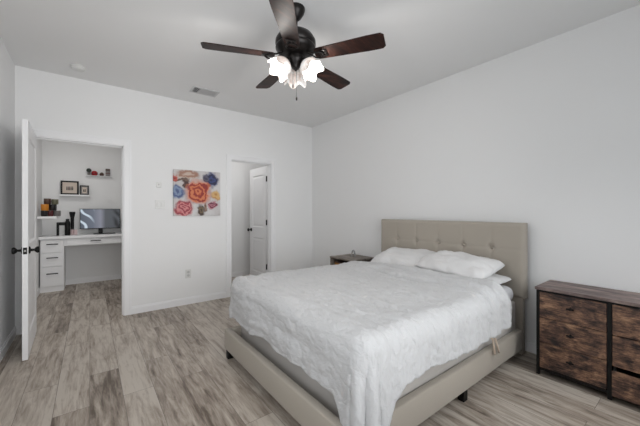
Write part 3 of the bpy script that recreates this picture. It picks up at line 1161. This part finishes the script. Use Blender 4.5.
def screen_material():
    m, nt, bs_ = new_mat('lit_screen')
    tc = nt.nodes.new('ShaderNodeTexCoord')
    sx = nt.nodes.new('ShaderNodeSeparateXYZ')
    nt.links.new(tc.outputs['Generated'], sx.inputs[0])
    base = ramp(nt, [(0, rgb(66, 76, 92)), (.3, rgb(92, 100, 116)), (.5, rgb(132, 134, 148)), (.62, rgb(74, 78, 84)), (1, rgb(84, 88, 94))])
    nt.links.new(sx.outputs['X'], base.inputs['Fac'])
    mp = mapped(nt, (2.2, 1, 1.7), (0, .5, 0), 'Generated')
    wv = nt.nodes.new('ShaderNodeTexWave')
    wv.inputs['Scale'].default_value = 0.55
    wv.inputs['Distortion'].default_value = 6.0
    wv.inputs['Detail'].default_value = 1.5
    nt.links.new(mp.outputs[0], wv.inputs['Vector'])
    mr = nt.nodes.new('ShaderNodeMapRange')
    mr.inputs['From Min'].default_value = .78
    mr.inputs['From Max'].default_value = .95
    nt.links.new(wv.outputs['Fac'], mr.inputs['Value'])
    lf = nt.nodes.new('ShaderNodeMapRange')
    lf.inputs['From Min'].default_value = .36
    lf.inputs['From Max'].default_value = .2
    nt.links.new(sx.outputs['X'], lf.inputs['Value'])
    mu = nt.nodes.new('ShaderNodeMath')
    mu.operation = 'MULTIPLY'
    nt.links.new(mr.outputs[0], mu.inputs[0])
    nt.links.new(lf.outputs[0], mu.inputs[1])
    c1 = mix(nt, mu.outputs[0], base.outputs['Color'], rgb(206, 222, 236))
    rt = nt.nodes.new('ShaderNodeMapRange')
    rt.inputs['From Min'].default_value = .78
    rt.inputs['From Max'].default_value = .9
    nt.links.new(sx.outputs['X'], rt.inputs['Value'])
    m3 = nt.nodes.new('ShaderNodeMath')
    m3.operation = 'MULTIPLY'
    nt.links.new(rt.outputs[0], m3.inputs[0])
    nt.links.new(wv.outputs['Fac'], m3.inputs[1])
    c2 = mix(nt, m3.outputs[0], c1, rgb(26, 28, 32))
    bs_.inputs['Base Color'].default_value = (.01, .01, .012, 1)
    nt.links.new(c2, bs_.inputs['Emission Color'])
    bs_.inputs['Emission Strength'].default_value = 0.75
    bs_.inputs['Roughness'].default_value = .35
    return m


mo = thing('monitor', 'wide black computer monitor with a lit abstract screen on the desk', 'monitor', (.15, 6.46, .862))
MB().box(-.284, .284, -.004, .022, .092, .436, .004).build('monitor_case', M['blackplastic'], mo)
MB().box(-.275, .275, -.0065, -.0042, .104, .428).build('screen', screen_material(), mo)
b = MB().box(-.03, .03, .022, .045, .02, .26, .004)
b.build('stand_neck', M['blackplastic'], mo)
b = MB()
b.box(-.10, .21, -.055, .085, .0, .010, .004).box(-.028, .028, .01, .05, .010, .022)
b.build('stand_base', M['blackplastic'], mo)

# dark things on the left of the desk
hs = thing('arch_stand', 'black arch shaped stand at the left end of the desk', 'stand', (-.385, 6.42, .862))
MB().box(-.040, -.008, -.03, .03, 0, .215, .004).build('upright', M['blackplastic'], hs)
MB().box(-.0078, .062, -.03, .03, .165, .215, .004).build('arm', M['blackplastic'], hs)
bt = thing('bottle', 'black squat bottle on the desk beside the arch shaped stand', 'bottle', (-.290, 6.42, .862))
MB().lathe([(0, 0), (.034, 0), (.036, .006), (.036, .20), (.030, .225), (.020, .235), (0, .235)], (0, 0, 0), 20).build('bottle_body', M['blackplastic'], bt, True, 50)
MB().lathe([(0, .2355), (.022, .2355), (.022, .268), (0, .27)], (0, 0, 0), 20).build('cap', M['black'], bt, True, 50)
tb = thing('tumbler', 'tall black flared tumbler on the desk near the monitor', 'tumbler', (-.232, 6.50, .862))
MB().lathe([(0, .09), (.022, .09), (.024, .28), (.040, .36), (.041, .385), (0, .385)], (0, 0, 0), 20).build('tumbler_body', M['blackplastic'], tb, True, 50)
MB().lathe([(0, 0), (.024, 0), (.024, .0895), (0, .0895)], (0, 0, 0), 20).build('tumbler_foot', M['pink'], tb, True, 50)
pb = MB().box(-.205, -.165, 6.46, 6.50, .8625, .95, .004).build('pink_canister', M['pink'])
tag(pb, 'small pale pink box on the desk left of the monitor', 'box')

# corner shelf with stacked mugs
sh = MB().box(OX0 + .001, -.400, 6.07, 6.40, 1.145, 1.178, .003).build('wall_shelf', M['trim'])
tag(sh, 'white floating shelf holding mugs on the left office wall', 'shelf')


def mug(label, x, y, z, mat, r=.042, h=.088, hang=0.3):
    t = thing('mug', label, 'mug', (x + .022, y, z), hang, 'mugs on the corner shelf')
    MB().lathe([(0, 0), (r * .86, 0), (r, .010), (r, h), (r * .90, h), (r * .88, .012), (0, .012)], (0, 0, 0), 20).build('cup', mat, t, True, 50)
    pts = [(r * .97 + .024 * sin(a), 0, h * .5 + .028 * cos(a)) for a in [pi * k / 10 for k in range(11)]]
    MB().tube(pts, .005, 8).build('handle', mat, t, True, 60)
    return t


zs_ = 1.178
mug('black mug at the door end of the bottom row on the corner shelf', -.565, 6.12, zs_, M['blackceramic'], hang=2.0)
mug('maroon mug in the bottom row on the corner shelf', -.510, 6.20, zs_, M['maroon'], hang=-1.2)
mug('grey mug at the right end of the bottom row on the corner shelf', -.430, 6.24, zs_, M['greyceramic'], r=.045, hang=-1.4)
mug('orange mug stacked on the black mug on the corner shelf', -.562, 6.13, zs_ + .0885, M['orange'], r=.046, h=.095, hang=2.2)
mug('black mug stacked on the maroon mug on the corner shelf', -.478, 6.205, zs_ + .0885, M['blackceramic'], r=.048, h=.095, hang=-1.0)
mug('dark grey brown mug topping the pile at the left on the corner shelf', -.535, 6.165, zs_ + .184, M['brown'], hang=-.8)
mug('olive mug topping the pile at the right on the corner shelf', -.452, 6.21, zs_ + .184, M['olive'], h=.08, hang=-1.0)

# picture shelf with two frames
tag(MB().box(-.40, .0, 6.57, OY1 - .001, 1.512, 1.538, .002).build('picture_shelf', M['trim']), 'white floating shelf holding two black photo frames', 'shelf')


def photo_frame(label, xa, xb, h, w, nfig):
    xm = (xa + xb) / 2
    W = (xb - xa) / 2
    t = thing('photo_frame', label, 'photo frame', (xm, 6.625, 1.5385))
    f = MB()
    f.box(-W, -W + w, -.009, .009, 0, h).box(W - w, W, -.009, .009, 0, h).box(-W + w, W - w, -.009, .009, 0, w).box(-W + w, W - w, -.009, .009, h - w, h)
    f.build('frame', M['blackplastic'], t)
    MB().box(-W + w, W - w, -.002, .006, w, h - w).build('mat_board', M['mat'] if nfig > 2 else M['greyceramic'], t)
    p = MB().box(-W + w * 2.2, W - w * 2.2, -.0035, -.0022, w * 2.2, h - w * 2.2).build('photo', M['mat'], t)
    # little standing figures printed on the photograph
    for k in range(nfig):
        x = (-.5 + (k + .5) / nfig) * 2 * (W - w * 3.0)
        b = MB()
        b.box(x - .007, x + .007, -.0042, -.0036, h * .32, h * .54)
        b.lathe([(0, 0), (.006, 0), (.006, .0006), (0, .0006)], (x, -.0036, h * .58), 10, (0, -1, 0))
        b.build('printed_figure', M['brown'] if k % 2 else M['blackceramic'], p)
    return t


photo_frame('larger black photo frame with a group picture on the office shelf', -.388, -.150, .232, .024, 5)
photo_frame('smaller black photo frame to the right of the larger one', -.135, -.012, .165, .014, 2)

# small ornament shelf
tag(MB().box(-.055, .325, 6.60, OY1 - .001, 1.877, 1.885, .001).build('ornament_shelf', M['trim']), 'thin white shelf holding small ornaments above the monitor', 'shelf')
od = 6.645
o1 = thing('trinket', 'small trinket topped with a dark green ball on the thin shelf', 'ornament', (-.012, od, 1.8855))
MB().lathe([(0, 0), (.022, 0), (.020, .05), (0, .05)], (0, 0, 0), 16).build('pot', M['greyceramic'], o1, True, 50)
MB().lathe([(0, .051), (.020, .056), (.033, .072), (.036, .088), (.033, .104), (.020, .120), (0, .125)], (0, 0, 0), 18).build('ball', M['darkgreen'], o1, True, 80)
o2 = thing('round_ornament', 'round red ornament on the thin shelf above the monitor', 'ornament', (.066, od, 1.8855))
MB().lathe([(0, 0), (.030, 0), (.044, .018), (.046, .042), (.040, .066), (.022, .082), (0, .086)], (0, 0, 0), 22).build('shell', M['red'], o2, True, 80)
MB().lathe([(.0455, .030), (.048, .032), (.048, .038), (.0465, .040)], (0, 0, 0), 22, caps=False).build('band', M['maroon'], o2, True, 80)
o3 = thing('small_pot', 'small brown pot on the thin shelf right of the red ornament', 'pot', (.170, od, 1.8855))
MB().lathe([(0, 0), (.024, 0), (.033, .022), (.030, .046), (.024, .052), (.021, .048), (0, .03)], (0, 0, 0), 18).build('pot', M['brown'], o3, True, 60)
MB().lathe([(0, .0525), (.023, .0525), (.012, .064), (0, .066)], (0, 0, 0), 18).build('pot_lid', M['olive'], o3, True, 60)
o4 = thing('tall_canister', 'tall grey and red banded canister at the right end of the thin shelf', 'canister', (.258, od, 1.8855))
MB().box(-.032, .032, -.025, .025, 0, .10, .004).build('canister_body', M['greyceramic'], o4)
MB().box(-.033, .033, -.026, .026, .1005, .135, .004).build('canister_lid', M['brown'], o4)
MB().box(-.0335, .0335, -.0265, .0265, .045, .060, .001).build('band', M['maroon'], o4)
